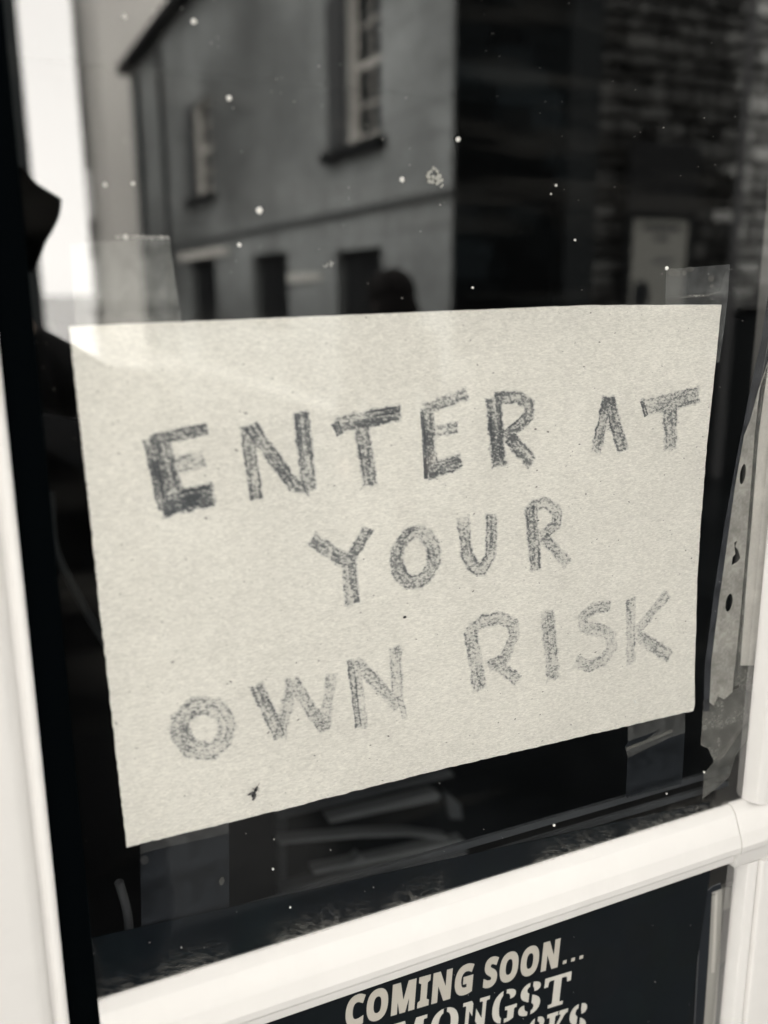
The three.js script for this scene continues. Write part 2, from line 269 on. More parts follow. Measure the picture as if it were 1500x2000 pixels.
{ // the one who takes the picture: arms raised, phone in both hands; only a dark outline shows in the glass
  const bx = -0.3, bz = 0.9, p = (x, y, z) => V(x - bx, y - 0.12, z - bz);
  const P = { hips: p(-0.18, 0.86, 0.98), waist: p(-0.18, 1.12, 0.96), chest: p(-0.2, 1.29, 0.93), neck: p(-0.265, 1.45, 0.9), shL: p(-0.43, 1.4, 0.92), shR: p(-0.03, 1.4, 0.92), elL: p(-0.53, 1.3, 0.75), elR: p(0.08, 1.35, 0.76), haL: p(-0.37, 1.47, 0.55), haR: p(-0.195, 1.535, 0.55),
    hipL: p(-0.29, 0.95, 0.98), hipR: p(-0.09, 0.95, 0.98), knL: p(-0.3, 0.55, 0.98), knR: p(-0.08, 0.55, 0.98), anL: p(-0.3, 0.19, 1.0), anR: p(-0.08, 0.19, 1.0), toL: p(-0.32, 0.165, 0.84), toR: p(-0.06, 0.165, 0.84),
    head: p(-0.275, 1.62, 0.87), face: V(0.45, -0.12, -0.89).normalize(),
    hands: [[p(-0.37, 1.47, 0.55), V(0.25, 0.95, -0.15).normalize(), V(0.8, -0.2, 0.3).normalize(), -1, 0.5], [p(-0.195, 1.535, 0.55), V(-0.2, 0.95, -0.2).normalize(), V(-0.8, -0.2, 0.3).normalize(), 1, 0.5]] };
  const o = figure('person', 'person in dark coat and cap holding up a phone, mirrored at the left', [bx, 0.12, bz], P, 1.5);
  const H = P.head, cap = new THREE.SphereGeometry(0.104, 28, 14, 0, 2 * Math.PI, 0, Math.PI * 0.52).scale(1, 0.85, 1.05).translate(H.x, H.y + 0.03, H.z);
  const hood = new THREE.Shape([[5, 325], [42, 342], [62, 368], [107, 396], [104, 420], [92, 446], [76, 474], [60, 520], [5, 520]].map((q) => V2(px(q[0], q[1], -0.8))));
  mesh('hood', new THREE.ExtrudeGeometry(hood, { depth: 0.08, bevelEnabled: true, bevelSize: 0.006, bevelThickness: 0.01, bevelSegments: 2 }).translate(-bx, -0.12, 0.78 - bz), std([0.012, 0.013, 0.014], 0.95), o);
  mesh('cap', cap, std([0.012, 0.013, 0.014], 0.95), o);
  const ph = thing('phone', 'dark phone held up in front of the glass by the person in the cap', 'phone', [-0.287, 1.553, 0.4975]);
  mesh('case', new RoundedBoxGeometry(0.072, 0.146, 0.008, 3, 0.0039), std([0.01, 0.01, 0.012], 0.4), ph);
  mesh('screen', box(-0.032, 0.032, -0.068, 0.068, 0.0041, 0.0047), std([0.02, 0.02, 0.02], 0.15), ph);
}
{ // someone standing across the street, only the top of the head above the paper
  const p = V, P = { hips: p(0, 0.92, 0), waist: p(0, 1.06, 0), chest: p(0, 1.24, 0), neck: p(0, 1.38, 0), shL: p(-0.17, 1.33, 0), shR: p(0.17, 1.33, 0), elL: p(-0.23, 1.06, 0.02), elR: p(0.23, 1.06, 0.02), haL: p(-0.24, 0.82, -0.03), haR: p(0.24, 0.82, -0.03), hipL: p(-0.09, 0.9, 0), hipR: p(0.09, 0.9, 0), knL: p(-0.09, 0.48, 0), knR: p(0.09, 0.48, 0), anL: p(-0.09, 0.08, 0.02), anR: p(0.09, 0.08, 0.02), toL: p(-0.1, 0.04, -0.13), toR: p(0.1, 0.04, -0.13), head: p(0, 1.55, -0.01), face: V(0, 0, -1),
    hands: [[p(-0.24, 0.82, -0.03), V(0, -1, -0.1).normalize(), V(1, 0, 0), -1, 0.3], [p(0.24, 0.82, -0.03), V(0, -1, -0.1).normalize(), V(-1, 0, 0), 1, 0.3]] };
  const o = figure('person', 'dark haired person across the street, mirrored as a rounded head above the paper', [1.64, 0.004, 3.5], P);
  const R = rng(3), hair = [new THREE.SphereGeometry(0.118, 24, 14, 0, 2 * Math.PI, 0, Math.PI * 0.62).translate(0, 1.575, 0.012), new THREE.SphereGeometry(0.1, 20, 14).scale(1.15, 1.5, 0.75).translate(0, 1.47, 0.07)];
  mesh('hair', hair, std(HAIR, 0.8), o); o.rotation.y = Math.PI; o.position.z = 3.55;
}

// ------------------------------------------------------------------ the door
const door = thing('shop_door', 'white plastic framed glass door holding the taped paper sign', 'door');
const GL = -0.2214, GR = 0.2803;                                      // where the glass begins at the left and ends at the right
const yTop = px(1000, 1703, 0).y, zLip = 0.0105, yLip = px(1200, 1765.5, zLip).y;
function across(profile, x0, x1) {                                    // profile in (z, y), run along x
  const s = new THREE.Shape(); profile.forEach((q, i) => i ? (q.length > 2 ? s.quadraticCurveTo(-q[0], q[1], -q[2], q[3]) : s.lineTo(-q[0], q[1])) : s.moveTo(-q[0], q[1]));
  return toCreasedNormals(new THREE.ExtrudeGeometry(s, { depth: x1 - x0, bevelEnabled: false, curveSegments: 10 }).rotateY(Math.PI / 2).translate(x0, 0, 0), 0.5);
}
function upright(profile, y0, y1) {                                   // profile in (x, z), run along y
  const s = new THREE.Shape(); profile.forEach((q, i) => i ? (q.length > 2 ? s.quadraticCurveTo(q[0], -q[1], q[2], -q[3]) : s.lineTo(q[0], -q[1])) : s.moveTo(q[0], -q[1]));
  return toCreasedNormals(new THREE.ExtrudeGeometry(s, { depth: y1 - y0, bevelEnabled: false, curveSegments: 10 }).rotateX(-Math.PI / 2).translate(0, y0, 0), 0.5);
}
const JX = 0.2655;                                                    // the rail stops here at the corner block
{
  const yt = yTop, yb = yLip;
  mesh('rail', across([[-0.0012, yt], [0.0005, yt], [0.004, yt - 0.0005, 0.0075, yt - 0.0045], [0.0135, yt - 0.018], [0.0165, yt - 0.0235, 0.0168, yt - 0.029], [0.0168, yb + 0.0135], [0.0165, yb + 0.0105, 0.0135, yb + 0.0098], [0.0098, yb + 0.0092], [zLip, yb + 0.0075], [zLip, yb + 0.0012], [zLip, yb, zLip - 0.0012, yb], [-0.0012, yb]], GL, JX - 0.0004), M.frame, door);
  // corner block of the rail with the stile
  mesh('corner_block', across([[-0.0012, yt + 0.001], [0.0012, yt + 0.001], [0.0047, yt + 0.0003, 0.0082, yt - 0.0042], [0.0142, yt - 0.0178], [0.0174, yt - 0.0235, 0.0176, yt - 0.029], [0.0176, yb + 0.0135], [0.0172, yb + 0.0105, 0.0138, yb + 0.0098], [0.0125, yb + 0.009], [0.0125, yb - 0.003], [0.012, yb - 0.0042, 0.01, yb - 0.0042], [-0.0012, yb - 0.0042]], JX, GR + 0.075), M.frame, door);
  mesh('stile', upright([[GR, -0.0012], [GR, 0.0012], [GR + 0.0006, 0.0085, GR + 0.006, 0.0125], [GR + 0.012, 0.0148, GR + 0.02, 0.015], [GR + 0.075, 0.015], [GR + 0.075, -0.0012]], yt + 0.0014, 2.12), M.frame, door);
  const b0 = px(1437, 1690, 0).x;
  mesh('stile', upright([[b0, -0.0012], [b0, 0.001], [b0 + 0.0008, 0.0108], [b0 + 0.0012, 0.0118, b0 + 0.0024, 0.012], [b0 + 0.0105, 0.012], [b0 + 0.0118, 0.012, b0 + 0.012, 0.0108], [b0 + 0.0122, 0.0098], [b0 + 0.0128, 0.0098], [b0 + 0.0135, 0.0138], [b0 + 0.0138, 0.015, b0 + 0.016, 0.0152], [0.36, 0.0152], [0.36, -0.0012]], 0.2, yb - 0.0046), M.frame, door);
  // left stile with its bead
  const e = px(94.5, 1600, 0.006).x;
  mesh('stile', upright([[e, -0.02], [e, 0.0042], [e - 0.0004, 0.0062, e - 0.0022, 0.0062], [e - 0.0042, 0.006, e - 0.0052, 0.0042], [e - 0.0064, 0.0012, e - 0.0088, 0.0026], [e - 0.0115, 0.0058, e - 0.0135, 0.0082], [e - 0.0155, 0.0098, e - 0.019, 0.0098], [-0.42, 0.0098], [-0.42, -0.02]], 0.12, 2.2), M.frame, door);
  mesh('gasket', box(e + 0.0001, GL - 0.0001, 0.2, 2.12, -0.012, 0.0022), M.black, door);
  mesh('rail', box(GL, GR, 2.121, 2.24, -0.02, 0.016, 0.002), M.frame, door, 'top rail of the door');
  mesh('rail', box(GL, GR, 0.12, 0.3, -0.02, 0.016, 0.002), M.frame, door, 'bottom rail of the door');
}
const pane = mesh('glass_pane', new THREE.PlaneGeometry(GR - GL, 2.12 - yTop).translate((GL + GR) / 2, (2.12 + yTop) / 2, 0), glassMat, door);
const pane2 = mesh('glass_pane', new THREE.PlaneGeometry(GR - GL, yLip - 0.3).translate((GL + GR) / 2, (0.3 + yLip) / 2, 0.001), glassMat, door);
{ // a grey edge bar of the sealed glass, and a second built as its reflection
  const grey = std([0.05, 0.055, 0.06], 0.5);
  for (const [a, h] of [[1583, 0.0052], [1612, 0.0048]]) { const y = px(1150, a, -0.016).y; mesh('spacer_and_reflection', box(GL, GR, y - h / 2, y + h / 2, -0.019, -0.016), grey, door); }
  const R = rng(11), white = std([0.85, 0.84, 0.8], 0.7);
  const fleck = (x, y, r, z = 0.0004) => { const c = px(x, y, z), s = new THREE.Shape(), m = r * 0.00021; for (let i = 0; i <= 10; i++) { const a = i / 10 * 2 * Math.PI, q = m * (0.75 + 0.4 * hash(i % 10, Math.round(x))); i ? s.lineTo(c.x + q * Math.cos(a), c.y + q * Math.sin(a)) : s.moveTo(c.x + q, c.y); } return new THREE.ExtrudeGeometry(s, { depth: 0.0003, bevelEnabled: true, bevelSize: m * 0.2, bevelThickness: 0.0001, bevelSegments: 1 }).translate(0, 0, z); };
  for (const [x, y, r] of [[378, 42, 6], [447, 192, 5], [895, 272, 5.5], [785, 351, 5.5], [506, 411, 7], [467, 478, 4], [1086, 362, 3], [1123, 469, 3], [923, 562, 2.6], [1302, 524, 6], [1375, 1508, 3.4], [1302, 1550, 2.6], [1082, 1612, 4], [533, 1697, 2.4], [567, 1772, 2.6], [243, 33, 4], [245, 463, 4.5], [1076, 379, 2], [205, 361, 4], [259, 359, 3.5]]) mesh('paint_speck', fleck(x, y, r), white, pane);
  const tiny = []; for (let i = 0; i < 260; i++) tiny.push(fleck(60 + 1400 * R(), 2000 * R() ** 1.1, 0.5 + 1.0 * R() ** 3));
  mesh('dust', tiny, std([0.5, 0.49, 0.47], 0.9), pane).userData.kind = 'stuff';
  const crust = []; for (let i = 0; i < 26; i++) { const a = R() * 6.3, q = Math.sqrt(R()); crust.push(fleck(850 + 15 * q * Math.cos(a) + 4 * Math.sin(a), 349 + 20 * q * Math.sin(a), 2 + 3 * R(), 0.0004 + 0.0002 * R())); }
  mesh('dried_blob', crust, std([0.34, 0.34, 0.31], 0.6), pane);
  const scab = []; for (let i = 0; i < 16; i++) scab.push(fleck(625 + 28 * R(), 511 + 10 * R() + 3 * Math.sin(i), 0.8 + 1.4 * R())); mesh('scratch_mark', scab, std([0.4, 0.4, 0.38], 0.6), pane);
  const teeth = []; for (let i = 0; i < 26; i++) teeth.push(fleck(228 + i * 4, 463 + 2 * Math.sin(i * 2.3), 0.8 + 1.5 * R())); mesh('grit', teeth, std([0.6, 0.59, 0.56], 0.7), pane);
  // grime, thickest along the foot of the glass
  const w = 768, h = 1024, W = GR - GL, H = 0.62;
  const t = dataTex(w, h, (i, j) => {
    const x = i / w * W, y = j / h * H, s = fbm(x * 90 + y * 55, y * 70 - x * 25, 4), patch = fbm(x * 35, 3 + y * 12, 3), fine = fbm(x * 900, y * 500, 2);
    const wisp = fbm(x * 500 + y * 900, y * 420 - x * 120, 5), foot = Math.exp(-((y / 0.0085) ** 1.3)) * smooth(0.3, 0.85, wisp) * smooth(0.3, 0.75, patch) * 1.0, smear = smooth(0.5, 0.8, fbm(x * 9 + y * 3, y * 60 + 4, 3)) * smooth(0.45, 0.7, fbm(x * 6, y * 8 + 30, 2));
    const veil = 0.004 * fbm(x * 14, y * 6, 3) + 0.035 * smooth(0.78, 0.9, fine) * smooth(0.5, 0.7, patch);
    return [225, 222, 212, 255 * clamp(foot * 0.7 + veil + 0.035 * smear)];
  });
  mesh('dirt_film', new THREE.PlaneGeometry(W, H).translate(GL + W / 2, yTop + H / 2, 0.0008), new THREE.MeshStandardMaterial({ map: t, transparent: true, opacity: 0.28, roughness: 1 }), pane).userData.kind = 'stuff';
}

// ------------------------------------------------------------------ the paper sign
const ZP = -0.0046;
{
  const R = rng(5), out = [];
  const edge = (a, b, n, amp, bow = []) => { for (let i = 0; i < n; i++) { const t = i / n; let x = a[0] + (b[0] - a[0]) * t, y = a[1] + (b[1] - a[1]) * t; for (const [c, dx, dy, s] of bow) { const k = Math.exp(-(((t - c) / s) ** 2)); x += dx * k; y += dy * k; } out.push([x + (R() - 0.5) * amp, y + (R() - 0.5) * amp]); } };
  edge([135, 637], [1150, 596], 60, 0.8); edge([1150, 596], [1409, 595], 16, 0.6);
  edge([1409, 595], [1397, 718], 10, 0.8); edge([1397, 718], [1369, 1020], 22, 0.9, [[0.5, -2, 0, 0.3]]); edge([1369, 1020], [1357, 1300], 20, 0.9, [[0.4, -2, 0, 0.3]]); edge([1357, 1300], [1357, 1386], 8, 0.6);
  edge([1355, 1388], [860, 1503], 50, 1.6); edge([860, 1503], [247, 1655], 60, 1.8, [[0.5, 0, 1.5, 0.3]]);
  edge([247, 1655], [175, 1000], 80, 2.2, [[0.7, -1.5, 0, 0.1]]); edge([175, 1000], [135, 640], 40, 1.6);
  const g = sheet(out, ZP, 0.0005), x0 = -0.222, x1 = 0.222, y0 = 1.26, y1 = 1.62, W = x1 - x0, H = y1 - y0;
  const p = g.attributes.position, uv = new Float32Array(p.count * 2); for (let i = 0; i < p.count; i++) { uv[2 * i] = (p.getX(i) - x0) / W; uv[2 * i + 1] = (p.getY(i) - y0) / H; } g.setAttribute('uv', new THREE.BufferAttribute(uv, 2));
  const w = 2048, h = 1660, S = w / W;                                // texture pixels per metre
  const cov = new Float32Array(w * h);
  // the strokes of the hand drawn letters: [pressure, width, x, y, x, y, ...] in the picture's pixels
  const arc = (pr, wd, cx, cy, rx, ry, tilt = 0) => { const e = ellipse(cx, cy, rx, ry, tilt, 22); return [pr, wd, ...e.flat(), ...e[0]]; };
  const strokes = [
    [1.0, 20, 289, 862, 318, 994], [0.66, 46, 312, 872, 340, 985], [0.7, 26, 296, 862, 402, 838], [0.68, 34, 340, 912, 396, 898], [0.98, 46, 322, 986, 411, 968], [0.9, 14, 305, 870, 326, 960],
    [0.85, 27, 482, 836, 499, 973], [0.8, 27, 490, 834, 574, 950], [0.68, 30, 588, 810, 604, 956], [0.6, 24, 578, 950, 604, 956],
    [0.7, 32, 660, 830, 778, 808], [0.8, 16, 655, 828, 664, 848], [0.7, 32, 706, 836, 722, 945], [0.85, 14, 715, 812, 780, 800],
    [0.8, 26, 834, 802, 842, 925], [0.65, 24, 832, 800, 910, 770], [0.6, 22, 850, 843, 892, 836], [0.75, 28, 838, 922, 898, 902], [0.9, 8, 824, 806, 832, 935],
    [0.82, 32, 964, 782, 974, 908], [0.7, 23, 968, 779, 1012, 775, 1034, 792, 1032, 815, 988, 852], [0.75, 26, 996, 856, 1038, 902],
    [0.68, 22, 1186, 778, 1164, 882], [0.66, 24, 1189, 780, 1215, 878], [0.5, 16, 1181, 834, 1205, 830],
    [0.6, 30, 1256, 797, 1362, 773], [0.75, 9, 1254, 784, 1262, 812], [0.6, 30, 1309, 800, 1309, 876],
    [0.7, 28, 610, 1056, 678, 1100], [0.72, 24, 718, 1034, 680, 1100], [0.7, 30, 681, 1096, 688, 1177],
    arc(0.7, 27, 811, 1089, 36, 49, 0.12), [0.75, 12, 775, 1080, 782, 1055, 800, 1036],
    [0.68, 25, 904, 1013, 911, 1082, 926, 1110, 942, 1112, 957, 1088, 960, 1007],
    [0.7, 25, 1037, 992, 1046, 1112], [0.64, 22, 1036, 991, 1064, 982, 1088, 998, 1087, 1026, 1058, 1048], [0.64, 22, 1062, 1050, 1108, 1101],
    arc(0.62, 36, 397, 1423, 46, 45), [0.7, 12, 370, 1390, 395, 1375, 420, 1385], [0.66, 12, 352, 1420, 360, 1450],
    [0.6, 26, 502, 1340, 546, 1440], [0.56, 24, 546, 1440, 571, 1330], [0.58, 24, 572, 1333, 633, 1426], [0.54, 22, 634, 1424, 647, 1320],
    [0.66, 14, 684, 1290, 700, 1420], [0.46, 16, 696, 1300, 712, 1422], [0.58, 24, 693, 1293, 778, 1378], [0.52, 24, 772, 1266, 776, 1366], [0.48, 12, 780, 1360, 790, 1402],
    [0.6, 28, 920, 1238, 937, 1345], [0.54, 23, 916, 1236, 944, 1213, 976, 1207, 1002, 1219, 1004, 1244, 984, 1288, 956, 1301], [0.58, 22, 966, 1294, 1009, 1328],
    [0.6, 28, 1069, 1197, 1080, 1325],
    [0.5, 22, 1190, 1184, 1162, 1187, 1138, 1205, 1140, 1225, 1168, 1231, 1192, 1240, 1195, 1266, 1178, 1290, 1149, 1301, 1125, 1294], [0.6, 8, 1136, 1230, 1168, 1238],
    [0.56, 19, 1231, 1171, 1232, 1294], [0.54, 19, 1302, 1162, 1245, 1231], [0.64, 22, 1246, 1241, 1306, 1282],
  ];
  const toTex = (x, y) => { const q = px(x, y, ZP); return [(q.x - x0) * S, (q.y - y0) * S]; };
  strokes.forEach(([pr, wd, ...xy], si) => {
    const segs = [], hws = []; let run = 0;
    for (let k = 0; k + 3 < xy.length; k += 2) {
      const [ax, ay] = toTex(xy[k], xy[k + 1]), [bx, by] = toTex(xy[k + 2], xy[k + 3]), o = toTex(xy[k] + 10, xy[k + 1]), o2 = toTex(xy[k], xy[k + 1] + 10), L = Math.hypot(bx - ax, by - ay);
      hws.push(wd / 2 * (Math.hypot(o[0] - ax, o[1] - ay) + Math.hypot(o2[0] - ax, o2[1] - ay)) / 20); segs.push([ax, ay, bx, by, (bx - ax) / L, (by - ay) / L, L, run]); run += L;
    }
    pr *= xy[1] > 960 ? 0.9 : 0.97; const hw = hws[0] * 1.14, pad = hw * 1.5, xs = segs.flatMap((q) => [q[0], q[2]]), ys = segs.flatMap((q) => [q[1], q[3]]), last = segs.length - 1, closed = xy[0] === xy[xy.length - 2] && xy[1] === xy[xy.length - 1];
    for (let j = Math.max(0, Math.floor(Math.min(...ys) - pad)); j < Math.min(h, Math.max(...ys) + pad); j++) for (let i = Math.max(0, Math.floor(Math.min(...xs) - pad)); i < Math.min(w, Math.max(...xs) + pad); i++) {
      let best = 1e9, along = 0, side = 0, over = 0;
      for (let k = 0; k <= last; k++) {
        const q = segs[k], rx = i - q[0], ry = j - q[1], al = rx * q[4] + ry * q[5], ac = -rx * q[5] + ry * q[4], ov = al < 0 ? -al : al > q[6] ? al - q[6] : 0, d = Math.hypot(ac, ov);
        if (d < best) { best = d; along = q[7] + al; side = Math.sign(ac) * d; over = !closed && ((k === 0 && al < 0) || (k === last && al > q[6])) ? ov : 0; if (over) side = ac; }
      }
      let t = Math.max(over > 0 ? Math.abs(side) : best, over > 0 ? hw * 0.62 + over * 1.15 : 0) / hw;
      t += (fbm(i * 0.06, j * 0.06 + si * 9, 3) - 0.5) * 0.5; if (t > 1.2) continue;
      const rim = over > 0 ? 0.06 : 0.16 * Math.exp(-(((t - 0.72) / 0.2) ** 2)), streak = noise(side * 0.13 + si * 13, along * 0.014 + si * 7) + 0.45 * noise(side * 0.33 + 50, along * 0.03 + si), press = 0.75 + 0.5 * fbm(along * 0.012 + si * 3, si, 2);
      const v = pr * smooth(1.22, 0.6, t) * press * (0.4 + rim + 0.42 * streak), q = j * w + i; if (v > cov[q]) cov[q] = v;
    }
  });
  const flecks = new Float32Array(w * h); for (let k = 0; k < 700; k++) { const cx = R() * w, cy = R() * h, r = 0.7 + 1.5 * R() ** 3, e = 1 + 1.5 * R(), an = (R() - 0.5) * 1.4; for (let j = -7; j <= 7; j++) for (let i = -7; i <= 7; i++) { const X = Math.floor(cx + i), Y = Math.floor(cy + j); if (X < 0 || Y < 0 || X >= w || Y >= h) continue; const u = (i * Math.cos(an) + j * Math.sin(an)) / e, v = -i * Math.sin(an) + j * Math.cos(an), d = Math.hypot(u, v) / r; flecks[Y * w + X] = Math.max(flecks[Y * w + X], (0.3 + 0.5 * hash(k, 1)) * smooth(1.3, 0.6, d)); } }
  const t = dataTex(w, h, (i, j) => {
    const q = j * w + i, fibre = noise(i * 0.12 + 0.05 * j, j * 0.55 + 7), fine = noise(i * 0.55, j * 0.6), cloud = fbm(i * 0.006, j * 0.006, 3), mid = fbm(i * 0.05, j * 0.11, 2);
    let k = 0.965 + 0.12 * (fibre - 0.5) + 0.07 * (fine - 0.5) + 0.05 * (cloud - 0.5) + 0.04 * (mid - 0.5);
    k *= 1 - 0.75 * flecks[q];
    const tooth = 0.5 * noise(i * 0.15 + 0.06 * j, j * 0.22) + 0.32 * noise(i * 0.34, j * 0.42) + 0.18 * noise(i * 0.75, j * 0.8);
    const c = cov[q], a = c > 0 ? Math.min(0.92, 0.27 * c * smooth(0, 0.3, c) + 0.72 * smooth(-0.24, 0.24, c * 1.0 - tooth) * (0.4 + 0.7 * c)) * smooth(0.02, 0.16, c) : 0;
    return [234 * k * (1 - a) + 56 * a, 232 * k * (1 - a) + 60 * a, 223 * k * (1 - a) + 64 * a];
  });
  const s = mesh('paper_sign', g, new THREE.MeshStandardMaterial({ map: t, roughness: 0.95 }));
  tag(s, 'large cream paper sign pencilled ENTER AT YOUR OWN RISK, taped inside the glass', 'sign');
}
// a dead fly by the lower edge of the paper
{
  const c = px(495, 1549, ZP), f = thing('dead_fly', 'small dead fly lying on the cream paper near its lower left', 'fly', [c.x, c.y, ZP + 0.0008]), m = std([0.02, 0.02, 0.022], 0.5), e = (x, y, rx, ry, rz, a) => new THREE.SphereGeometry(1, 12, 8).scale(rx, ry, rz).rotateZ(a).translate(x, y, 0);
  mesh('abdomen', [e(-0.0002, -0.0003, 0.0011, 0.0021, 0.0008, -0.5), e(0.0012, 0.0022, 0.0011, 0.0012, 0.0008, 0), e(0.0021, 0.0036, 0.0007, 0.0007, 0.0006, 0)], m, f);
  const wing = std([0.09, 0.09, 0.09], 0.4); mesh('wing', e(-0.0017, 0.0006, 0.0023, 0.0009, 0.0002, 0.3), wing, f); mesh('wing', e(0.0001, -0.0024, 0.001, 0.0024, 0.0002, -0.45), wing, f);
  for (const [x, y, X, Y] of [[0.0014, 0.0024, 0.0034, 0.0028], [0.0014, 0.002, 0.0034, 0.0012], [0.0022, 0.0038, 0.0038, 0.0062], [0.0004, 0.0026, -0.0008, 0.0042]]) mesh('leg', new THREE.TubeGeometry(new THREE.QuadraticBezierCurve3(V(x, y, 0), V((x + X) / 2, (y + Y) / 2 + 0.0005, 0.0006), V(X, Y, 0)), 5, 0.00013, 4), m, f);
  const d = px(790, 1205, ZP), b = mesh('speck_of_dirt', new THREE.SphereGeometry(0.0011, 8, 6).scale(1.1, 0.8, 0.5).translate(d.x, d.y, ZP + 0.0004), m); tag(b, 'dark grain of dirt on the paper under the letter O of the middle line', 'dirt');
  const a = px(1240, 1370, ZP), n = mesh('paper_scuff', new THREE.SphereGeometry(1, 8, 6).scale(0.0006, 0.0021, 0.0004).rotateZ(0.6).translate(a.x, a.y, ZP + 0.0002), std([0.8, 0.8, 0.77], 0.9)); tag(n, 'small raised white scuff on the paper under the letter S', 'scuff');
}

// ------------------------------------------------------------------ sticky tape
const tapeGrain = mottled([1, 1, 1], 0.4, 4, 0.03).map;
const tapeMat = (c, opacity, roughness = 0.35) => new THREE.MeshPhysicalMaterial({ color: lin(...c).multiplyScalar(1.2), map: tapeGrain, transparent: true, opacity, roughness, specularIntensity: 0.15 });
const saw = (a, b, n, amp) => Array.from({ length: 2 * n + 1 }, (_, i) => [a[0] + (b[0] - a[0]) * i / (2 * n), a[1] + (b[1] - a[1]) * i / (2 * n) + (i % 2 ? amp : 0)]);
{
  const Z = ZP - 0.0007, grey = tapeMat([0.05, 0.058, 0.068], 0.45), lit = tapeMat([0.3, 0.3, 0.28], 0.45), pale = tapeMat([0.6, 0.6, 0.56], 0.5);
  let t = thing('sticky_tape', 'clear tape strip at the top left corner of the paper with a saw toothed end', 'tape', [0, 0, 0], 'strips of clear sticky tape');
  mesh('strip', sheet([...saw([136, 478], [331, 463], 22, -3), [357, 650], [150, 655]], Z), tapeMat([0.5, 0.51, 0.48], 0.42), t);
  mesh('lighter_crease', sheet([[147, 618], [353, 604], [356, 650], [150, 655]], Z - 0.0006), lit, t);
  t = thing('sticky_tape', 'clear tape strip at the top right corner of the paper with air bubbles', 'tape', [0, 0, 0], 'strips of clear sticky tape');
  mesh('strip', sheet([[1302, 526], [1426, 516], [1422, 578], [1415, 640], [1405, 708], [1395, 709], [1390, 620], [1299, 620]], Z), tapeMat([0.22, 0.23, 0.23], 0.45), t);
  mesh('lighter_crease', sheet([[1301, 580], [1326, 577], [1345, 574], [1380, 574], [1408, 568], [1414, 540], [1424, 522], [1421, 578], [1414, 640], [1404, 707], [1396, 709], [1390, 620], [1299, 620]], Z - 0.0006), lit, t);
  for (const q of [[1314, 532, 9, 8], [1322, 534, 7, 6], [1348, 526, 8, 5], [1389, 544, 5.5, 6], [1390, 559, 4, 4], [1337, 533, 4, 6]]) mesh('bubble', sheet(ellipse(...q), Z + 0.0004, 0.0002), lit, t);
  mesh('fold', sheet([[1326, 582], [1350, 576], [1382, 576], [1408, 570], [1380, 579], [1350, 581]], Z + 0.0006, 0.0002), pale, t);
  t = thing('sticky_tape', 'grey clear tape strip hanging below the lower left corner of the paper', 'tape', [0, 0, 0], 'strips of clear sticky tape');
  mesh('strip', sheet([[273, 1630], [447, 1588], [448, 1800], ...saw([448, 1802], [277, 1829], 20, 3)], Z), grey, t);
  mesh('lighter_crease', sheet([[273, 1634], [447, 1590], [447, 1628], [300, 1660], [274, 1668]], Z + 0.0005), tapeMat([0.16, 0.165, 0.165], 0.45), t);
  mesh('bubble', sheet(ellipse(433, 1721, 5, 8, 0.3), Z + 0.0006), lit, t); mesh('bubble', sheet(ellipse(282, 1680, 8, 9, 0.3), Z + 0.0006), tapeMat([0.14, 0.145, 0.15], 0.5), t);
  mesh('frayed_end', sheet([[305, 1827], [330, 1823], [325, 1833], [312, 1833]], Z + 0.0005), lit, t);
  t = thing('sticky_tape', 'wrinkled clear tape strip below the lower right corner of the paper', 'tape', [0, 0, 0], 'strips of clear sticky tape');
  mesh('strip', sheet([[1226, 1400], [1338, 1372], [1337, 1440], [1332, 1530], ...saw([1332, 1530], [1223, 1557], 16, 2.4), [1226, 1470], [1221, 1459], [1227, 1450]], Z), grey, t);
  mesh('lighter_crease', sheet([[1226, 1410], [1338, 1380], [1338, 1432], [1310, 1440], [1227, 1480], [1221, 1460], [1260, 1446], [1290, 1425], [1227, 1448]], Z + 0.0006), tapeMat([0.2, 0.205, 0.2], 0.45), t);  // paler tape stands for light caught along the wrinkle
  const q = (x, y) => px(x, y, Z + 0.0012), ridge = new THREE.TubeGeometry(new THREE.CatmullRomCurve3([q(1223, 1463), q(1260, 1449), q(1290, 1437), q(1312, 1427)]), 16, 0.0011, 6); mesh('wrinkle_highlight', ridge, tapeMat([0.4, 0.4, 0.37], 0.6), t);  // raised ridge, its highlight put in as a paler colour
}

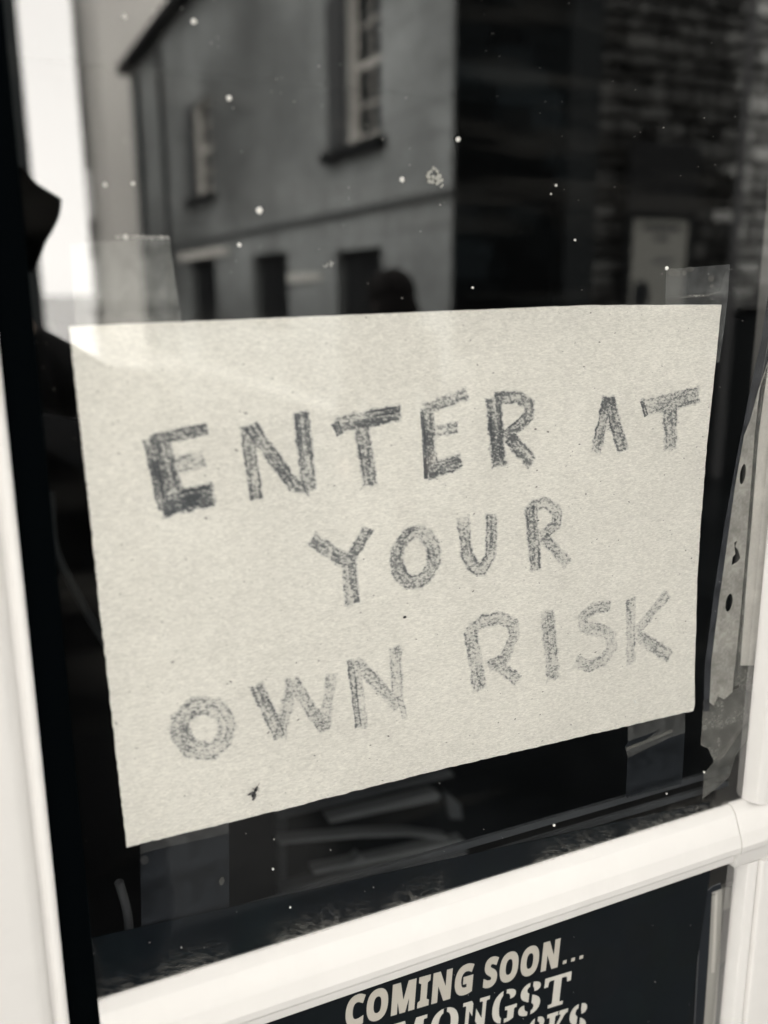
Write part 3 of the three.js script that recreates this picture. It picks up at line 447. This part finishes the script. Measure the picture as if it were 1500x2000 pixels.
// ------------------------------------------------------------------ punched plastic pocket with a white sheet, at the right edge of the glass
{
  const Z = -0.0052, t = thing('plastic_pocket', 'torn punched plastic pocket at the right edge of the glass', 'pocket');
  mesh('punched_edge', sheet([[1506, 690], [1482, 760], [1466, 820], [1454, 850], [1436, 950], [1418, 1080], [1404, 1180], [1390, 1290], [1388, 1330], [1386, 1372], [1394, 1378], [1402, 1360], [1414, 1366], [1431, 1352], [1433, 1320], [1436, 1300], [1448, 1180], [1458, 1060], [1468, 930], [1474, 850], [1484, 760], [1506, 640]].map(([x, y]) => [x, y]), Z, 0.0003,
    [ellipse(1451, 926, 5.5, 20, 0.16), ellipse(1424, 1177, 6.5, 18, 0.18), [[1434, 1060], [1440, 1056], [1436, 1068], [1442, 1074], [1446, 1090], [1440, 1098], [1429, 1104], [1431, 1088], [1436, 1082]]]), mottled([0.66, 0.645, 0.59], 0.3, 4, 0.06, { roughness: 0.45 }), t);
  mesh('welded_seam', sheet([[1503, 560], [1488, 660], [1464, 770], [1448, 850], [1418, 1010], [1396, 1150], [1377, 1300], [1374, 1390], [1386, 1390], [1390, 1300], [1410, 1150], [1432, 1005], [1458, 850], [1480, 770], [1506, 690]], Z - 0.0006), tapeMat([0.16, 0.17, 0.19], 0.45), t);
  mesh('inner_seam', sheet([[1500, 690], [1474, 850], [1458, 1060], [1436, 1300], [1433, 1340], [1500, 1330], [1500, 1300], [1446, 1300], [1464, 1060], [1481, 850], [1504, 690]], Z - 0.0006), tapeMat([0.35, 0.35, 0.32], 0.6), t);
  const m = tapeMat([0.5, 0.5, 0.46], 0.5), m2 = tapeMat([0.36, 0.365, 0.34], 0.46);
  const tp = thing('sticky_tape', 'crumpled yellowed tape under the torn plastic pocket', 'tape', [0, 0, 0], 'strips of clear sticky tape');
  mesh('strip', sheet([[1374, 1368], [1432, 1348], [1452, 1340], [1463, 1392], [1460, 1411], [1430, 1443], [1412, 1466], [1395, 1488], [1384, 1462], [1369, 1456], [1372, 1410]], Z - 0.0014), m, tp);
  mesh('strip', sheet([[1395, 1488], [1412, 1464], [1432, 1440], [1461, 1404], [1463, 1440], [1437, 1475], [1425, 1516], [1404, 1536], [1372, 1560], [1375, 1512]], Z - 0.002), m2, tp);
  mesh('lighter_crease', sheet([[1399, 1486], [1428, 1444], [1432, 1436], [1461, 1404], [1460, 1412], [1436, 1446], [1412, 1480]], Z - 0.0009), tapeMat([0.5, 0.49, 0.45], 0.45), tp);
  mesh('lighter_crease', sheet([[1390, 1375], [1400, 1360], [1418, 1358], [1410, 1372], [1400, 1384]], Z - 0.0009), tapeMat([0.6, 0.6, 0.55], 0.5), tp);
  mesh('strip', sheet([[1436, 1330], [1500, 1316], [1500, 1340], [1452, 1352]], Z - 0.0012), m, tp);
  const sh = mesh('paper_sheet', sheet([[1510, 640], [1482, 850], [1465, 1060], [1446, 1240], [1440, 1329], [1500, 1317]], Z - 0.0022, 0.0004), mottled([0.8, 0.78, 0.72], 0.12, 8, 0.08)); tag(sh, 'blank white sheet inside the plastic pocket at the right', 'paper');
}

// ------------------------------------------------------------------ poster behind the lower glass
{
  const Z = -0.003, O = px(672, 2009, Z), A = px(1094, 1885, Z), ux = A.clone().sub(O), len = ux.length(); ux.normalize(); const uy = V(-ux.y, ux.x, 0);
  const loc = (x, y) => { const q = px(x, y, Z).sub(O); return [q.dot(ux), q.dot(uy)]; };
  const S = 3000, c = document.createElement('canvas'); c.width = 1800; c.height = 1000; const g = c.getContext('2d');     // 0.6 m by 0.333 m
  const X0 = -0.30, Y1 = 0.115; const cx = (u) => (u - X0) * S, cy = (v) => (Y1 - v) * S;
  g.fillStyle = '#0d1318'; g.fillRect(0, 0, 1800, 1000);
  const R = rng(21); for (let i = 0; i < 900; i++) { g.fillStyle = `rgba(${R() < 0.5 ? '60,66,72' : '10,12,14'},${0.03 * R()})`; g.beginPath(); g.ellipse(R() * 1800, R() * 1000, 20 + 120 * R(), 10 + 60 * R(), R() * 3, 0, 7); g.fill(); }
  const put = (txt, font, u0, u1, v0, cap, ink, bold, capRatio, gap = '0px') => { g.save(); g.font = font; g.letterSpacing = gap; const wd = g.measureText(txt).width, px100 = 200; g.translate(cx(u0), cy(v0)); g.scale((u1 - u0) * S / wd, cap * S / (px100 * capRatio)); g.fillStyle = g.strokeStyle = ink; g.lineJoin = 'miter'; g.lineWidth = bold; g.fillText(txt, 0, 0); if (bold) g.strokeText(txt, 0, 0); g.restore(); };
  const cap1 = loc(1094, 1835)[1] - loc(1094, 1885)[1], end1 = loc(1094, 1885)[0], dots = loc(1143, 1866)[0];
  put('COMING SOON', 'bold 200px sans-serif', 0, end1, 0, cap1, '#cfcabf', 15, 0.714, '9px');
  for (let i = 0; i < 3; i++) { g.fillStyle = '#cfcabf'; const u = end1 + 0.0022 + (dots - end1) * (i * 0.335); g.fillRect(cx(u), cy(0.0032), 0.0036 * S, 0.0032 * S); }
  const t1 = loc(1111, 1962), cap2 = loc(1112, 1899)[1] - loc(1090, 1962)[1], base2 = loc(1092, 1962)[1];
  const xs = [[764, 832, 'M'], [836, 897, 'O'], [900, 953, 'N'], [957, 1009, 'G'], [1011, 1057, 'S'], [1060, 1111, 'T']], K = (x) => loc(x, 1978 - (x - 1000) * 0.3)[0];
  xs.forEach(([a, b, ch]) => put(ch, 'bold 200px serif', K(a), K(b), base2, cap2, '#dedbd2', 6, 0.714));
  g.fillStyle = '#0d1318'; for (const [x, a, b] of [[866, 0, 1], [924, 0.45, 1], [982, 0, 1], [1034, 0, 1], [1084, -0.1, -0.1]]) if (b > a) { const m = cx(K(x)); g.fillRect(m - 4, cy(base2 + cap2 * 1.05), 8, cap2 * S * 1.1); }   // stencil bridges
  const base3 = base2 - cap2 * 1.4; [[1022, 1060, 'C'], [1063, 1105, 'K'], [1107, 1147, 'S']].forEach(([a, b, ch]) => put(ch, 'bold 200px serif', K(a) + 0.004, K(b) + 0.004, base3, cap2 * 1.15, '#dedbd2', 6, 0.714));
  g.fillStyle = '#0d1318'; for (const x of [1042, 1128]) g.fillRect(cx(K(x) + 0.004) - 4, cy(base3 + cap2 * 1.2), 8, cap2 * 1.3 * S);
  const t = new THREE.CanvasTexture(c); t.colorSpace = THREE.SRGBColorSpace; t.anisotropy = 8;
  const right = loc(1366, 1850)[0], top = 0.112, rr = 0.012, s = new THREE.Shape(), bot = -0.21;
  s.moveTo(X0 + 0.002, bot); s.lineTo(right, bot); s.lineTo(right, top - rr - 0.035); s.quadraticCurveTo(right, top - 0.035, right - rr, top - 0.035); s.lineTo(right - rr, top); s.lineTo(X0 + 0.002, top); s.closePath();
  const geo = new THREE.ExtrudeGeometry(s, { depth: 0.0004, bevelEnabled: false }), p = geo.attributes.position, uv = new Float32Array(p.count * 2);
  for (let i = 0; i < p.count; i++) { uv[2 * i] = (p.getX(i) - X0) / 0.6; uv[2 * i + 1] = 1 - (Y1 - p.getY(i)) / 0.33333; } geo.setAttribute('uv', new THREE.BufferAttribute(uv, 2));
  const po = thing('poster', 'dark poster reading COMING SOON behind the lower glass', 'poster', [O.x, O.y, Z - 0.0004]); po.rotation.z = Math.atan2(ux.y, ux.x);
  mesh('print', geo, new THREE.MeshPhysicalMaterial({ map: t, roughness: 0.6, specularIntensity: 0.15 }), po);
  const po2 = thing('laminated_sheet', 'dark laminated sheet with a clear rounded border behind the lower glass', 'sheet'); mesh('sheet', sheet([[1250, 1800], [1400, 1745], [1390, 1750], [1384, 1870], [1372, 2008], [1240, 2008]], -0.0054, 0.0003), std([0.008, 0.01, 0.012], 0.7), po2);
  const fr = thing('plastic_holder', 'pale grey plastic holder standing behind the lower glass at the right of the poster', 'holder');
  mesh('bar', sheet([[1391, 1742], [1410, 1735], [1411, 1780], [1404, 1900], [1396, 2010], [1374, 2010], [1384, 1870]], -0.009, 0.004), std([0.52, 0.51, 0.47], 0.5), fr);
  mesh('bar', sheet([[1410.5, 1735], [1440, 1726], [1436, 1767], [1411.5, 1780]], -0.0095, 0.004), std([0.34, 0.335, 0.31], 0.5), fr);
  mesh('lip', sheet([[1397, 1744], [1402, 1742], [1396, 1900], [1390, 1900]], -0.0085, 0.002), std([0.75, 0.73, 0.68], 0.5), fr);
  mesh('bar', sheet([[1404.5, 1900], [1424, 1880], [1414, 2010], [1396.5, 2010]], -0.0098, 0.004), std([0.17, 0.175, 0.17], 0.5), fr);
  const edge = [[1408, 1725], [1392, 1731], [1380, 1742], [1372, 1770], [1365, 1850], [1356, 2008]];
  mesh('clear_border', sheet([...edge, [1374, 2008], [1384, 1870], [1391, 1743], [1409, 1736]], -0.0048, 0.0003), std([0.02, 0.024, 0.03], 0.6), po2);
  mesh('rim', new THREE.TubeGeometry(new THREE.CatmullRomCurve3(edge.map((q) => px(q[0], q[1], -0.0045))), 40, 0.0003, 5), std([0.2, 0.21, 0.22], 0.4), po2);
}

// ------------------------------------------------------------------ things dimly seen inside the room
{
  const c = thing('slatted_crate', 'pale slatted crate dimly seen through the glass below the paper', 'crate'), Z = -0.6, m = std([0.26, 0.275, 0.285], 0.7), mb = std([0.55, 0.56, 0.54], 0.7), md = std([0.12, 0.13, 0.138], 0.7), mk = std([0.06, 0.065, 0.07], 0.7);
  const slat = (pts, mat = m) => mesh('slat', sheet(pts, Z, 0.02), mat, c);
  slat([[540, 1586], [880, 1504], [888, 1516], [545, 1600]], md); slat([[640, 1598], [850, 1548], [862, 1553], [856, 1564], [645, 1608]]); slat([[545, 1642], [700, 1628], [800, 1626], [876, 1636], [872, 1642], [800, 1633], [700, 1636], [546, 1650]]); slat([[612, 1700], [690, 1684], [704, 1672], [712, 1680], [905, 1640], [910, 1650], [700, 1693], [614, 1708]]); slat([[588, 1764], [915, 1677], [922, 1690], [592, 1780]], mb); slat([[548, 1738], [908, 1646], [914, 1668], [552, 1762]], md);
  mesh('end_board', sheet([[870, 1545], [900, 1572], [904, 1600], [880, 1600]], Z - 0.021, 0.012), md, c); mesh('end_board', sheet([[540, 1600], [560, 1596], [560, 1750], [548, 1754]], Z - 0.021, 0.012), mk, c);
  const cab = (pts, r, z) => new THREE.TubeGeometry(new THREE.CatmullRomCurve3(pts.map((q) => px(q[0], q[1], z))), 40, r, 8);
  tag(mesh('plastic_strap', cab([[232, 1722], [248, 1780], [252, 1830], [244, 1880], [225, 1920], [180, 1950]], 0.0028, -0.03), std([0.075, 0.08, 0.085], 0.6)), 'curved grey plastic strap inside the glass at the lower left', 'strap');
  tag(mesh('cable', cab([[98, 960], [108, 1070], [140, 1140], [190, 1230], [260, 1330]], 0.0028, -0.04), std([0.035, 0.04, 0.042], 0.6)), 'dim grey cable hanging inside the glass left of the paper', 'cable');
  tag(mesh('ledge', sheet([[80, 812], [260, 840], [260, 890], [180, 930], [80, 870]], -0.08, 0.02), std([0.03, 0.033, 0.036], 0.8)), 'dim grey ledge inside the glass left of the paper', 'ledge');
}
renderer.render(scene, camera);
